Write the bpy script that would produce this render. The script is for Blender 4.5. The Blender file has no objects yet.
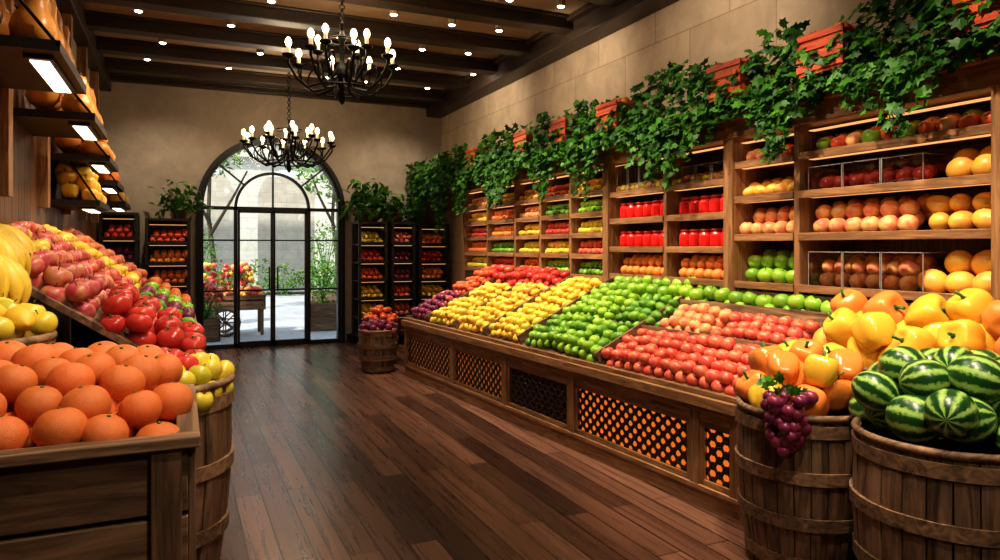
import bpy, math, random
import numpy as np
from mathutils import Euler, Vector, Matrix
random.seed(7); np.random.seed(7)
scene=bpy.context.scene
U=random.uniform
# ------------------------------------------------------------------ materials
def new_mat(name):
    m=bpy.data.materials.new(name); m.use_nodes=True
    nt=m.node_tree; nt.nodes.clear()
    out=nt.nodes.new('ShaderNodeOutputMaterial'); b=nt.nodes.new('ShaderNodeBsdfPrincipled')
    nt.links.new(b.outputs[0],out.inputs[0]); return m,nt,b,out
def N(nt,t,**k):
    n=nt.nodes.new(t)
    for a,v in k.items(): setattr(n,a,v)
    return n
def mixc(nt,f,a,b,mode='MIX'):
    n=N(nt,'ShaderNodeMix',data_type='RGBA',blend_type=mode)
    for i,v in ((0,f),(6,a),(7,b)):
        if isinstance(v,(int,float)): n.inputs[i].default_value=v
        elif isinstance(v,tuple): n.inputs[i].default_value=(*v[:3],1)
        else: nt.links.new(v,n.inputs[i])
    return n.outputs[2]
def ramp(nt,f,stops):
    n=N(nt,'ShaderNodeValToRGB'); cr=n.color_ramp
    while len(cr.elements)<len(stops): cr.elements.new(.5)
    for e,(p,c) in zip(cr.elements,stops):
        e.position=p; e.color=(*c,1) if isinstance(c,tuple) else (c,c,c,1)
    nt.links.new(f,n.inputs[0]); return n.outputs[0]
def math_n(nt,op,a,b=None):
    n=N(nt,'ShaderNodeMath',operation=op)
    for i,v in enumerate((a,b)):
        if v is None: continue
        if isinstance(v,(int,float)): n.inputs[i].default_value=v
        else: nt.links.new(v,n.inputs[i])
    return n.outputs[0]
def noise(nt,vec,scale,detail=4,dist=0,rough=.5):
    n=N(nt,'ShaderNodeTexNoise'); n.inputs['Scale'].default_value=scale; n.inputs['Detail'].default_value=detail
    n.inputs['Distortion'].default_value=dist; n.inputs['Roughness'].default_value=rough
    if vec is not None: nt.links.new(vec,n.inputs['Vector'])
    return n.outputs[0]
def bump(nt,b,h,strength=.3,dist=.01):
    n=N(nt,'ShaderNodeBump'); n.inputs['Strength'].default_value=strength; n.inputs['Distance'].default_value=dist
    nt.links.new(h,n.inputs['Height']); nt.links.new(n.outputs[0],b.inputs['Normal'])
def plain(name,c,rough=.5,metal=0,emit=None,es=0,spec=.5):
    m,nt,b,o=new_mat(name); b.inputs['Base Color'].default_value=(*c,1)
    b.inputs['Roughness'].default_value=rough; b.inputs['Metallic'].default_value=metal
    b.inputs['Specular IOR Level'].default_value=spec
    tc=N(nt,'ShaderNodeTexCoord'); nz=noise(nt,tc.outputs['Object'],6)
    nt.links.new(mixc(nt,nz,tuple(x*.75 for x in c),tuple(min(1,x*1.2) for x in c)),b.inputs['Base Color'])
    if emit: b.inputs['Emission Color'].default_value=(*emit,1); b.inputs['Emission Strength'].default_value=es
    return m
def wood(name,dark,light,axis='Y',rough=.45,scale=1.0,var=.35):
    m,nt,b,o=new_mat(name)
    tc=N(nt,'ShaderNodeTexCoord'); mp=N(nt,'ShaderNodeMapping')
    s={'X':(1.2,14,14),'Y':(14,1.2,14),'Z':(14,14,1.2)}[axis]
    mp.inputs['Scale'].default_value=tuple(v*scale for v in s)
    nt.links.new(tc.outputs['Object'],mp.inputs['Vector'])
    ge=N(nt,'ShaderNodeNewGeometry')
    add=N(nt,'ShaderNodeVectorMath',operation='ADD'); nt.links.new(mp.outputs[0],add.inputs[0])
    mul=math_n(nt,'MULTIPLY',ge.outputs['Random Per Island'],37.)
    cb=N(nt,'ShaderNodeCombineXYZ'); 
    for i in range(3): nt.links.new(mul,cb.inputs[i])
    nt.links.new(cb.outputs[0],add.inputs[1])
    nz=noise(nt,add.outputs[0],2.2,8,1.2,.6)
    c=ramp(nt,nz,[(.3,dark),(.5,tuple((a+b2)/2 for a,b2 in zip(dark,light))),(.68,light)])
    v=math_n(nt,'ADD',math_n(nt,'MULTIPLY',ge.outputs['Random Per Island'],var),1-var/2)
    hs=N(nt,'ShaderNodeHueSaturation'); nt.links.new(v,hs.inputs['Value']); nt.links.new(c,hs.inputs['Color'])
    nt.links.new(hs.outputs[0],b.inputs['Base Color']); b.inputs['Roughness'].default_value=rough
    bump(nt,b,nz,.3,.005); return m
def fruit(name,a,b2,rough=.32,speck=None,blush=None,bumpy=0,top=None):
    m,nt,b,o=new_mat(name)
    ge=N(nt,'ShaderNodeNewGeometry'); at=N(nt,'ShaderNodeAttribute',attribute_name='loc')
    col=mixc(nt,ge.outputs['Random Per Island'],a,b2)
    off=N(nt,'ShaderNodeVectorMath',operation='ADD'); nt.links.new(at.outputs['Vector'],off.inputs[0])
    mu=math_n(nt,'MULTIPLY',ge.outputs['Random Per Island'],50.); cb=N(nt,'ShaderNodeCombineXYZ')
    for i in range(3): nt.links.new(mu,cb.inputs[i])
    nt.links.new(cb.outputs[0],off.inputs[1])
    if blush:
        nz=noise(nt,off.outputs[0],.9,3,.3); col=mixc(nt,ramp(nt,nz,[(.42,0.),(.6,1.)]),col,blush)
    nz2=noise(nt,off.outputs[0],6,6,.3,.65)
    col=mixc(nt,math_n(nt,'MULTIPLY',nz2,.6),col,tuple(x*.5 for x in a))
    if top:
        sp=N(nt,'ShaderNodeSeparateXYZ'); nt.links.new(at.outputs['Vector'],sp.inputs[0])
        col=mixc(nt,ramp(nt,math_n(nt,'MULTIPLY',sp.outputs[2],-.3),[(.60,0.),(.63,1.)]),col,top)
    hs=N(nt,'ShaderNodeHueSaturation'); hs.inputs['Saturation'].default_value=.94
    vr=math_n(nt,'ADD',math_n(nt,'MULTIPLY',ge.outputs['Random Per Island'],.3),.85); nt.links.new(vr,hs.inputs['Value'])
    nt.links.new(col,hs.inputs['Color']); col=hs.outputs[0]
    nt.links.new(col,b.inputs['Base Color'])
    nt.links.new(ramp(nt,nz2,[(.3,max(0.,rough-.06)),(.7,rough+.14)]),b.inputs['Roughness'])
    if bumpy:
        v=noise(nt,off.outputs[0],26,2); bump(nt,b,v,bumpy,.01)
    return m
M={}
def floor_mat():
    m,nt,b,o=new_mat('dark_wood_planks')
    tc=N(nt,'ShaderNodeTexCoord'); sp=N(nt,'ShaderNodeSeparateXYZ'); nt.links.new(tc.outputs['Object'],sp.inputs[0])
    cb=N(nt,'ShaderNodeCombineXYZ'); nt.links.new(sp.outputs[1],cb.inputs[0]); nt.links.new(sp.outputs[0],cb.inputs[1])
    br=N(nt,'ShaderNodeTexBrick',offset=.37,offset_frequency=2); nt.links.new(cb.outputs[0],br.inputs['Vector'])
    br.inputs['Scale'].default_value=1; br.inputs['Brick Width'].default_value=1.7; br.inputs['Row Height'].default_value=.15
    br.inputs['Mortar Size'].default_value=.004; br.inputs['Mortar Smooth'].default_value=.1
    br.inputs['Color1'].default_value=(.03,.014,.010,1); br.inputs['Color2'].default_value=(.19,.092,.06,1); br.inputs['Mortar'].default_value=(.005,.003,.002,1)
    mp=N(nt,'ShaderNodeMapping'); mp.inputs['Scale'].default_value=(20,.7,1); nt.links.new(tc.outputs['Object'],mp.inputs[0])
    nz=noise(nt,mp.outputs[0],1.6,7,.6,.55)
    g=ramp(nt,nz,[(.25,.5),(.75,1.5)])
    col=mixc(nt,1.0,br.outputs['Color'],g,'MULTIPLY')
    nt.links.new(col,b.inputs['Base Color'])
    r=ramp(nt,nz,[(.2,.22),(.8,.36)]); nt.links.new(r,b.inputs['Roughness'])
    h=mixc(nt,br.outputs['Fac'],nz,(0,0,0)); bump(nt,b,h,.15,.003)
    return m
def block_mat(name,c1,c2,mort,w,h,axes):
    m,nt,b,o=new_mat(name)
    tc=N(nt,'ShaderNodeTexCoord'); sp=N(nt,'ShaderNodeSeparateXYZ'); nt.links.new(tc.outputs['Object'],sp.inputs[0])
    cb=N(nt,'ShaderNodeCombineXYZ'); nt.links.new(sp.outputs[axes[0]],cb.inputs[0]); nt.links.new(sp.outputs[axes[1]],cb.inputs[1])
    br=N(nt,'ShaderNodeTexBrick',offset=.5); nt.links.new(cb.outputs[0],br.inputs['Vector'])
    br.inputs['Scale'].default_value=1; br.inputs['Brick Width'].default_value=w; br.inputs['Row Height'].default_value=h
    br.inputs['Mortar Size'].default_value=.005; br.inputs['Color1'].default_value=(*c1,1); br.inputs['Color2'].default_value=(*c2,1); br.inputs['Mortar'].default_value=(*mort,1)
    nz=noise(nt,tc.outputs['Object'],3.5,8,.4,.65)
    col=mixc(nt,1.,br.outputs['Color'],ramp(nt,nz,[(.25,.75),(.75,1.15)]),'MULTIPLY')
    nt.links.new(col,b.inputs['Base Color']); b.inputs['Roughness'].default_value=.75
    bump(nt,b,mixc(nt,br.outputs['Fac'],nz,(0,0,0)),.3,.01); return m
def melon_mat():
    m,nt,b,o=new_mat('watermelon_rind')
    at=N(nt,'ShaderNodeAttribute',attribute_name='loc'); sp=N(nt,'ShaderNodeSeparateXYZ'); nt.links.new(at.outputs['Vector'],sp.inputs[0])
    ang=math_n(nt,'ARCTAN2',sp.outputs[1],sp.outputs[0])
    nz=noise(nt,at.outputs['Vector'],5,5,.5,.7)
    s=math_n(nt,'SINE',math_n(nt,'ADD',math_n(nt,'MULTIPLY',ang,9.),math_n(nt,'MULTIPLY',nz,5.)))
    f=math_n(nt,'ADD',math_n(nt,'MULTIPLY',s,.5),.5)
    col=ramp(nt,f,[(.2,(.012,.06,.012)),(.48,(.022,.12,.02)),(.64,(.17,.34,.06)),(1.,(.38,.54,.15))])
    nt.links.new(col,b.inputs['Base Color']); b.inputs['Roughness'].default_value=.3; return m
def glass_mat(name,tint=(1,1,1),refl=.08):
    m,nt,b,o=new_mat(name); nt.nodes.remove(b)
    t=N(nt,'ShaderNodeBsdfTransparent'); t.inputs[0].default_value=(*tint,1)
    g=N(nt,'ShaderNodeBsdfGlossy'); g.inputs['Roughness'].default_value=.03
    mx=N(nt,'ShaderNodeMixShader'); lw=N(nt,'ShaderNodeFresnel'); lw.inputs[0].default_value=1.3
    nt.links.new(math_n(nt,'ADD',lw.outputs[0],refl-.04),mx.inputs[0]); nt.links.new(t.outputs[0],mx.inputs[1]); nt.links.new(g.outputs[0],mx.inputs[2])
    nt.links.new(mx.outputs[0],o.inputs[0]); return m
def leaf_mat(name,a,b2):
    m,nt,b,o=new_mat(name); ge=N(nt,'ShaderNodeNewGeometry')
    c=ramp(nt,ge.outputs['Random Per Island'],[(0.,a),(.7,tuple((x+y)/2 for x,y in zip(a,b2))),(1.,b2)])
    nt.links.new(c,b.inputs['Base Color']); b.inputs['Roughness'].default_value=.5
    b.inputs['Specular IOR Level'].default_value=.3
    tr=N(nt,'ShaderNodeBsdfTranslucent'); nt.links.new(c,tr.inputs[0]); mx=N(nt,'ShaderNodeMixShader'); mx.inputs[0].default_value=.25
    nt.links.new(b.outputs[0],mx.inputs[1]); nt.links.new(tr.outputs[0],mx.inputs[2]); nt.links.new(mx.outputs[0],o.inputs[0]); return m
M['floor']=floor_mat()
M['plaster']=block_mat('cream_plaster',(.35,.285,.22),(.35,.285,.22),(.35,.285,.22),3,3,(0,2))
M['stone']=block_mat('limestone_blocks',(.52,.40,.28),(.44,.335,.23),(.3,.22,.14),.95,.42,(1,2))
WD,WL=(.10,.045,.018),(.40,.21,.095)
M['woodY']=wood('warm_oak_y',WD,WL,'Y')
M['woodZ']=wood('warm_oak_z',WD,WL,'Z')
M['beam']=wood('dark_beam_x',(.012,.007,.004),(.05,.028,.015),'X')
M['beamY']=wood('dark_beam_y',(.012,.007,.004),(.05,.028,.015),'Y')
M['ceil']=plain('ceiling_brown',(.34,.25,.165),.8)
M['crateX']=wood('weathered_crate_x',(.045,.024,.013),(.31,.18,.1),'X',.6,.8,.55)
M['crateY']=wood('weathered_crate_y',(.045,.024,.013),(.31,.18,.1),'Y',.6,.8,.55)
M['crateZ']=wood('weathered_crate_z',(.04,.021,.011),(.28,.16,.09),'Z',.6,.8,.55)
M['darkwood']=wood('dark_panel',(.02,.01,.006),(.08,.04,.02),'Z')
M['panelwood']=wood('shelf_back_panel',(.07,.03,.013),(.2,.095,.04),'Z')
M['black']=plain('black_iron',(.012,.011,.01),.4,.8)
M['rack']=plain('rack_black',(.018,.013,.01),.5)
M['bronze']=plain('dark_bronze_lattice',(.05,.024,.012),.45,.3)
M['amber']=plain('amber_backing',(.5,.12,.02),.5,0,(1,.24,.03),.6)
M['amberdim']=plain('amber_backing_dim',(.3,.1,.03),.5,0,(1,.3,.06),.2)
M['candle']=plain('candle_sleeve',(.8,.7,.5),.6,0,(1,.75,.4),.4)
M['bulb']=plain('bulb_glow',(1,.9,.7),.3,0,(1,.78,.45),8)
M['spotlamp']=plain('downlight_glow',(1,.95,.85),.3,0,(1,.88,.68),25)
M['lampstrip']=plain('lamp_strip_glow',(1,1,1),.3,0,(1,.86,.62),3)
M['led']=plain('shelf_led_strip',(.35,.22,.12),.4,0,(1,.5,.18),.8)
M['glass']=glass_mat('door_glass',(.97,.99,1),.03)
M['clear']=glass_mat('clear_plastic',(.95,.97,.97),.05)
M['cleared']=plain('clear_box_rim',(.28,.27,.25),.2)
M['doorframe']=plain('door_frame_black',(.015,.015,.017),.4,.3)
M['ivy']=leaf_mat('ivy_leaf',(.01,.055,.005),(.07,.24,.016))
M['fern']=leaf_mat('fern_leaf',(.025,.09,.015),(.14,.33,.045))
M['tree']=leaf_mat('tree_leaf',(.04,.12,.015),(.22,.42,.06))
M['stem']=plain('stem_brown',(.06,.04,.015),.7)
M['gstem']=plain('stem_green',(.05,.16,.02),.5)
M['redwick']=wood('red_wicker',(.22,.02,.006),(.6,.1,.03),'Y')
M['terr']=plain('terracotta',(.25,.09,.04),.7)
M['jar']=plain('red_preserve_glass',(.62,.018,.015),.12)
M['lid']=plain('jar_lid_red',(.4,.02,.015),.35,.3)
M['pave']=block_mat('courtyard_paving',(.44,.44,.46),(.36,.36,.38),(.22,.22,.23),.6,.6,(0,1))
M['bldg']=block_mat('courtyard_stone',(.66,.6,.5),(.56,.51,.42),(.4,.36,.3),.8,.35,(0,2))
M['wind']=plain('dark_window',(.1,.12,.15),.15)
F={}
F['orange']=fruit('orange_skin',(.88,.21,.004),(.8,.155,.004),.42,bumpy=.35)
F['tanger']=fruit('tangerine_skin',(.9,.30,.008),(.88,.2,.006),.35,bumpy=.2)
F['redapple']=fruit('red_apple_skin',(.62,.015,.012),(.46,.01,.012),.22,blush=(.7,.06,.02))
F['coral']=fruit('coral_apple_skin',(.75,.06,.035),(.64,.035,.02),.28,blush=(.8,.2,.07))
F['pink']=fruit('pink_apple_skin',(.58,.03,.09),(.62,.06,.08),.3,blush=(.75,.35,.12))
F['peach']=fruit('peach_skin',(.93,.52,.16),(.9,.42,.13),.45,blush=(.8,.13,.06))
F['green']=fruit('green_apple_skin',(.21,.48,.012),(.34,.58,.018),.26)
F['lime']=fruit('lime_skin',(.11,.34,.01),(.2,.42,.015),.3,bumpy=.15)
F['ygreen']=fruit('golden_apple_skin',(.7,.62,.02),(.83,.57,.02),.28)
F['yellow']=fruit('lemon_skin',(.95,.64,.012),(.93,.53,.01),.35,bumpy=.2)
F['mango']=fruit('mango_skin',(.94,.54,.02),(.92,.42,.02),.35,blush=(.85,.3,.03))
F['tomato']=fruit('tomato_skin',(.64,.015,.006),(.74,.03,.006),.15)
F['ortom']=fruit('orange_tomato_skin',(.88,.14,.008),(.8,.06,.008),.2)
F['purple']=fruit('plum_skin',(.17,.012,.08),(.29,.018,.06),.3)
F['ypep']=fruit('yellow_pepper_skin',(.95,.58,.01),(.93,.45,.008),.15)
F['opep']=fruit('orange_pepper_skin',(.93,.29,.006),(.92,.2,.006),.15)
F['rpep']=fruit('red_pepper_skin',(.66,.018,.02),(.72,.028,.028),.22)
F['squash']=fruit('squash_skin',(.86,.28,.012),(.9,.42,.02),.32)
F['banana']=fruit('banana_skin',(.95,.64,.02),(.9,.62,.04),.4,top=(.12,.1,.02))
F['melon']=melon_mat()
# ------------------------------------------------------------------ mesh builder
def tmpl(V,faces,mi=None,smooth=True):
    V=np.array(V,dtype=np.float32)
    loops=np.array([i for f in faces for i in f],dtype=np.int32); tot=np.array([len(f) for f in faces],dtype=np.int32)
    return (V,loops,tot,np.array(mi if mi is not None else [0]*len(faces),dtype=np.int32),smooth)
def join(ts,mis):
    V=[];L=[];T=[];I=[];o=0
    for t,m in zip(ts,mis):
        V.append(t[0]);L.append(t[1]+o);T.append(t[2]);I.append(np.full(len(t[2]),m,dtype=np.int32));o+=len(t[0])
    return (np.concatenate(V),np.concatenate(L),np.concatenate(T),np.concatenate(I),True)
class MB:
    def __init__(s): s.V=[];s.L=[];s.T=[];s.I=[];s.S=[];s.A=[];s.o=0;s.mats=[]
    def slot(s,m):
        if m not in s.mats: s.mats.append(m)
        return s.mats.index(m)
    def add(s,t,pos=(0,0,0),R=None,sc=1.0,mats=None):
        V=t[0]*np.array(sc,dtype=np.float32)
        if R is not None: V=V@np.array(R,dtype=np.float32).T
        V=V+np.array(pos,dtype=np.float32)
        sl=np.array([s.slot(m) for m in mats],dtype=np.int32)
        s.V.append(V);s.A.append(t[0]);s.L.append(t[1]+s.o);s.T.append(t[2]);s.I.append(sl[t[3]]);s.S.append(np.full(len(t[2]),t[4]));s.o+=len(V)
    def box(s,x0,x1,y0,y1,z0,z1,m):
        s.add(BOX,((x0+x1)/2,(y0+y1)/2,(z0+z1)/2),None,(abs(x1-x0),abs(y1-y0),abs(z1-z0)),[m])
    def obox(s,c,size,R,m): s.add(BOX,c,R,size,[m])
    def build(s,name,bevel=0,parent=None):
        if not s.V: return None
        V=np.concatenate(s.V).astype(np.float32);L=np.concatenate(s.L).astype(np.int32);T=np.concatenate(s.T);I=np.concatenate(s.I);S=np.concatenate(s.S)
        A=np.concatenate(s.A).astype(np.float32)
        me=bpy.data.meshes.new(name); me.vertices.add(len(V)); me.vertices.foreach_set('co',V.ravel())
        me.loops.add(len(L)); me.loops.foreach_set('vertex_index',L)
        st=np.concatenate([[0],np.cumsum(T)[:-1]]).astype(np.int32)
        me.polygons.add(len(T)); me.polygons.foreach_set('loop_start',st); me.polygons.foreach_set('loop_total',T.astype(np.int32))
        me.polygons.foreach_set('material_index',I.astype(np.int32)); me.polygons.foreach_set('use_smooth',S.astype(bool))
        for m in s.mats: me.materials.append(m)
        me.update(calc_edges=True); me.validate()
        at=me.attributes.new('loc','FLOAT_VECTOR','POINT')
        if len(me.vertices)==len(A): at.data.foreach_set('vector',A.ravel())
        ob=bpy.data.objects.new(name,me); scene.collection.objects.link(ob)
        if bevel:
            b=ob.modifiers.new('bevel','BEVEL'); b.width=bevel; b.segments=2; b.limit_method='ANGLE'
        if parent: ob.parent=parent
        return ob
BOX=tmpl([(-.5,-.5,-.5),(.5,-.5,-.5),(.5,.5,-.5),(-.5,.5,-.5),(-.5,-.5,.5),(.5,-.5,.5),(.5,.5,.5),(-.5,.5,.5)],
 [(0,3,2,1),(4,5,6,7),(0,1,5,4),(1,2,6,5),(2,3,7,6),(3,0,4,7)],smooth=False)
def revolve(prof,seg=16,lob=None,smooth=True):
    V=[];rows=[]
    for r,z in prof:
        if r<1e-6: rows.append([len(V)]); V.append((0,0,z))
        else:
            row=[]
            for i in range(seg):
                a=2*math.pi*i/seg; rr=r*(lob(a,z) if lob else 1); row.append(len(V)); V.append((rr*math.cos(a),rr*math.sin(a),z))
            rows.append(row)
    Fc=[]
    for a,b in zip(rows[:-1],rows[1:]):
        for i in range(seg):
            j=(i+1)%seg
            if len(a)==1 and len(b)==1: break
            if len(a)==1: Fc.append((a[0],b[j],b[i]))
            elif len(b)==1: Fc.append((a[i],a[j],b[0]))
            else: Fc.append((a[i],a[j],b[j],b[i]))
    return tmpl(V,Fc,smooth=smooth)
def tube(P,rad,seg=8):
    P=[Vector(p) for p in P]; n=len(P)
    if not hasattr(rad,'__len__'): rad=[rad]*n
    V=[];Fc=[];ref=Vector((.123,.2,1)).normalized()
    for i,p in enumerate(P):
        t=(P[min(i+1,n-1)]-P[max(i-1,0)]).normalized()
        u=t.cross(ref)
        if u.length<.05: u=t.cross(Vector((1,0,0)))
        u.normalize(); w=t.cross(u)
        for k in range(seg):
            a=2*math.pi*k/seg; q=p+(u*math.cos(a)+w*math.sin(a))*rad[i]; V.append(tuple(q))
    for i in range(n-1):
        for k in range(seg):
            l=(k+1)%seg; Fc.append((i*seg+k,i*seg+l,(i+1)*seg+l,(i+1)*seg+k))
    Fc.append(tuple(range(seg-1,-1,-1))); Fc.append(tuple((n-1)*seg+k for k in range(seg)))
    return tmpl(V,Fc)
def torus(R,r,s1=16,s2=6):
    V=[];Fc=[]
    for i in range(s1):
        a=2*math.pi*i/s1
        for k in range(s2):
            b=2*math.pi*k/s2; V.append(((R+r*math.cos(b))*math.cos(a),(R+r*math.cos(b))*math.sin(a),r*math.sin(b)))
    for i in range(s1):
        for k in range(s2):
            Fc.append((i*s2+k,((i+1)%s1)*s2+k,((i+1)%s1)*s2+(k+1)%s2,i*s2+(k+1)%s2))
    return tmpl(V,Fc)
def rot(a,b,c): return np.array(Euler((a,b,c)).to_matrix())
# ------------------------------------------------------------------ fruit templates (unit radius)
def prof_apple(n,dim=.22,sq=1.,power=1.):
    P=[]
    for i in range(n+1):
        t=math.pi*i/n; r=math.sin(t)**power; z=-math.cos(t)*sq
        if z>0: z-=dim*math.exp(-(r/.35)**2)*1.2
        else: z+=dim*.6*math.exp(-(r/.3)**2)
        r*=1+(.05*z)
        P.append((0 if i in(0,n) else r,z))
    return P
def T_apple(s,n): return join([revolve(prof_apple(n,.25,.92),s),tube([(0,0,.55),(.02,0,.85),(.1,.02,1.08)],[.05,.035,.045],5)],[0,1])
def T_orange(s,n): return join([revolve(prof_apple(n,.06,.96),s),revolve([(0,.88),(.1,.9),(.07,.95),(0,.96)],6)],[0,1])
def star(n,r,z):
    V=[(0,0,z)];Fc=[]
    for i in range(n):
        a=2*math.pi*i/n; d=.22
        V+= [(.12*math.cos(a-d),.12*math.sin(a-d),z+.02),(r*math.cos(a),r*math.sin(a),z-.06),(.12*math.cos(a+d),.12*math.sin(a+d),z+.02)]
        k=1+3*i; Fc+=[(0,k,k+1),(0,k+1,k+2)]
    return tmpl(V,Fc)
def T_tomato(s,n): return join([revolve(prof_apple(n,.14,.82),s,lambda a,z:1+.03*math.cos(5*a)),star(5,.5,.78),tube([(0,0,.7),(.03,0,.95)],[.05,.06],5)],[0,1,1])
def T_lemon(s,n):
    P=[]
    for i in range(n+1):
        t=math.pi*i/n; P.append((0 if i in(0,n) else math.sin(t)*.82*(1 if abs(math.cos(t))<.9 else .75),-math.cos(t)*(1.1+.16*abs(math.cos(t))**8)))
    return revolve(P,s)
def T_mango(s,n):
    P=[(0 if i in(0,n) else math.sin(math.pi*i/n)*.85*(1+.12*math.cos(math.pi*i/n)),-math.cos(math.pi*i/n)*1.2) for i in range(n+1)]
    return join([revolve(P,s),tube([(0,0,1.15),(.02,0,1.3)],.05,5)],[0,1])
def T_pepper(s,n):
    P=[]
    for i in range(n+1):
        t=math.pi*i/n; r=math.sin(t)**.62; z=-math.cos(t)
        r*=1+.12*z
        if z>0: z-=.35*math.exp(-(r/.42)**2)
        else: z+=.2*math.exp(-(r/.35)**2)
        P.append((0 if i in(0,n) else r*.95,z))
    return join([revolve(P,s,lambda a,z:1+.085*math.cos(4*a)+.03*math.cos(3*a+1)),revolve([(.0,.58),(.26,.66),(.2,.72),(0,.74)],8),tube([(0,0,.66),(.03,.02,.95),(.14,.05,1.2)],[.11,.08,.1],7)],[0,1,1])
def T_pumpkin(s,n): return join([revolve(prof_apple(n,.3,.8),s,lambda a,z:1+.05*abs(math.cos(4.5*a))*2-.05),tube([(0,0,.45),(.03,.02,.8),(.12,.05,1.0)],[.11,.08,.1],6)],[0,1])
def T_squash(s,n):
    P=[(0,-1.5),(.5,-1.42),(.85,-1.1),(.95,-.7),(.85,-.25),(.62,.15),(.52,.6),(.52,1.1),(.42,1.42),(.15,1.52),(0,1.5)]
    return join([revolve(P,s,lambda a,z:1+.03*math.cos(5*a)),tube([(0,0,1.45),(.04,0,1.75)],[.12,.15],6)],[0,1])
def T_melon(s,n): return revolve([(0 if i in(0,n) else math.sin(math.pi*i/n),-math.cos(math.pi*i/n)*1.12) for i in range(n+1)],s)
def T_jar(s,n): return join([revolve([(0,-1.1),(.7,-1.1),(.88,-.95),(.92,-.4),(.92,.5),(.85,.85),(.66,1.0),(.66,1.1)],s),revolve([(.66,1.05),(.74,1.06),(.74,1.34),(.68,1.4),(0,1.4)],s)],[0,1])
def T_banana():
    P=[];R=[.09,.1,.2,.28,.32,.34,.34,.32,.28,.19,.09,.07]
    for i in range(12):
        a=1.75*i/11; P.append((2.0*math.sin(a),0,-1.75*(1-math.cos(a))))
    return tube(P,R,8)
LO=(12,8);MD=(18,12);HI=(28,18)
K={}
def kind(n,fn,mats,lo=LO):
    K[n]={'lo':fn(*lo),'md':fn(*MD),'hi':fn(*HI),'m':mats}
gs,st=M['gstem'],M['stem']
for n,fn,m in [('red_apple',T_apple,[F['redapple'],st]),('coral_apple',T_apple,[F['coral'],st]),('pink_apple',T_apple,[F['pink'],st]),('green_apple',T_apple,[F['green'],st]),
 ('golden_apple',T_apple,[F['ygreen'],st]),('peach',T_orange,[F['peach'],st]),('orange',T_orange,[F['orange'],gs]),('tangerine',T_orange,[F['tanger'],gs]),
 ('tomato',T_tomato,[F['tomato'],gs]),('orange_tomato',T_tomato,[F['ortom'],gs]),('lemon',T_lemon,[F['yellow']]),('lime',T_lemon,[F['lime']]),('mango',T_mango,[F['mango'],st]),
 ('plum',T_orange,[F['purple'],st]),('yellow_pepper',T_pepper,[F['ypep'],gs]),('orange_pepper',T_pepper,[F['opep'],gs]),('red_pepper',T_pepper,[F['rpep'],gs]),('preserve_jar',T_jar,[M['jar'],M['lid']]),
 ('orange_pumpkin',T_pumpkin,[F['squash'],gs]),('butternut_squash',T_squash,[F['squash'],st]),('yellow_melon',T_melon,[F['mango']]),('watermelon',T_melon,[F['melon']])]:
    kind(n,fn,m)
LYING={'lemon','lime','mango','yellow_melon','watermelon'}
def put(mb,k,p,r,q='lo',tilt=.35):
    d=K[k]
    if k in LYING: R=rot(math.pi/2+U(-.5,.5),0,U(0,6.28))
    else: R=rot(U(-tilt,tilt),U(-tilt,tilt),U(0,6.28))
    mb.add(d[q],p,R,r*(1 if k=='preserve_jar' else U(.9,1.06)),d['m'])
def plural(k): return {'tomato':'tomatoes','orange_tomato':'orange_tomatoes','peach':'peaches'}.get(k,k+'s')
def patch(kinds,surf,u0,u1,v0,v1,r,q='lo',jit=.18,tilt=.35,name=None,layers=1,mound=0):
    if isinstance(kinds,str): kinds=[kinds]
    mbs={k:MB() for k in kinds}
    for ly in range(layers):
        v=v0+r; row=ly
        while v<=v1-r*.6:
            u=u0+r+(r if row%2 else 0)
            while u<=u1-r*.7:
                x,y,z=surf(u+U(-jit,jit)*r,v+U(-jit,jit)*r); k=random.choice(kinds)
                z+=mound*math.sqrt(max(0,math.sin(math.pi*min(1,max(0,(u-u0)/(u1-u0))))))
                put(mbs[k],k,(x,y,z+r*.9-ly*r*1.3+U(-.15,.3)*r),r,q,tilt); u+=2.06*r
            v+=1.8*r; row+=1
    for k,mb in mbs.items(): mb.build(name or plural(k))
def cap(kinds,cx,cy,z0,R,h,r,q='hi',sel=None,tilt=.6):
    if isinstance(kinds,str): kinds=[kinds]
    mbs={k:MB() for k in kinds}
    for ly in (0,1):
        n=int(R/(1.7*r))+2
        for j in range(-n,n+1):
            for i in range(-n,n+1):
                x=(i+(.5 if (j+ly)%2 else 0))*1.95*r+U(-.15,.15)*r; y=j*1.7*r+U(-.15,.15)*r
                rho=math.hypot(x,y)
                if rho>R-r*.75: continue
                k=sel(x,y) if sel else random.choice(kinds)
                put(mbs[k],k,(cx+x,cy+y,z0+h*(1-(rho/R)**2)-ly*r*1.2+U(-.1,.2)*r),r,q,tilt)
    for k,mb in mbs.items(): mb.build(plural(k))
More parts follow.
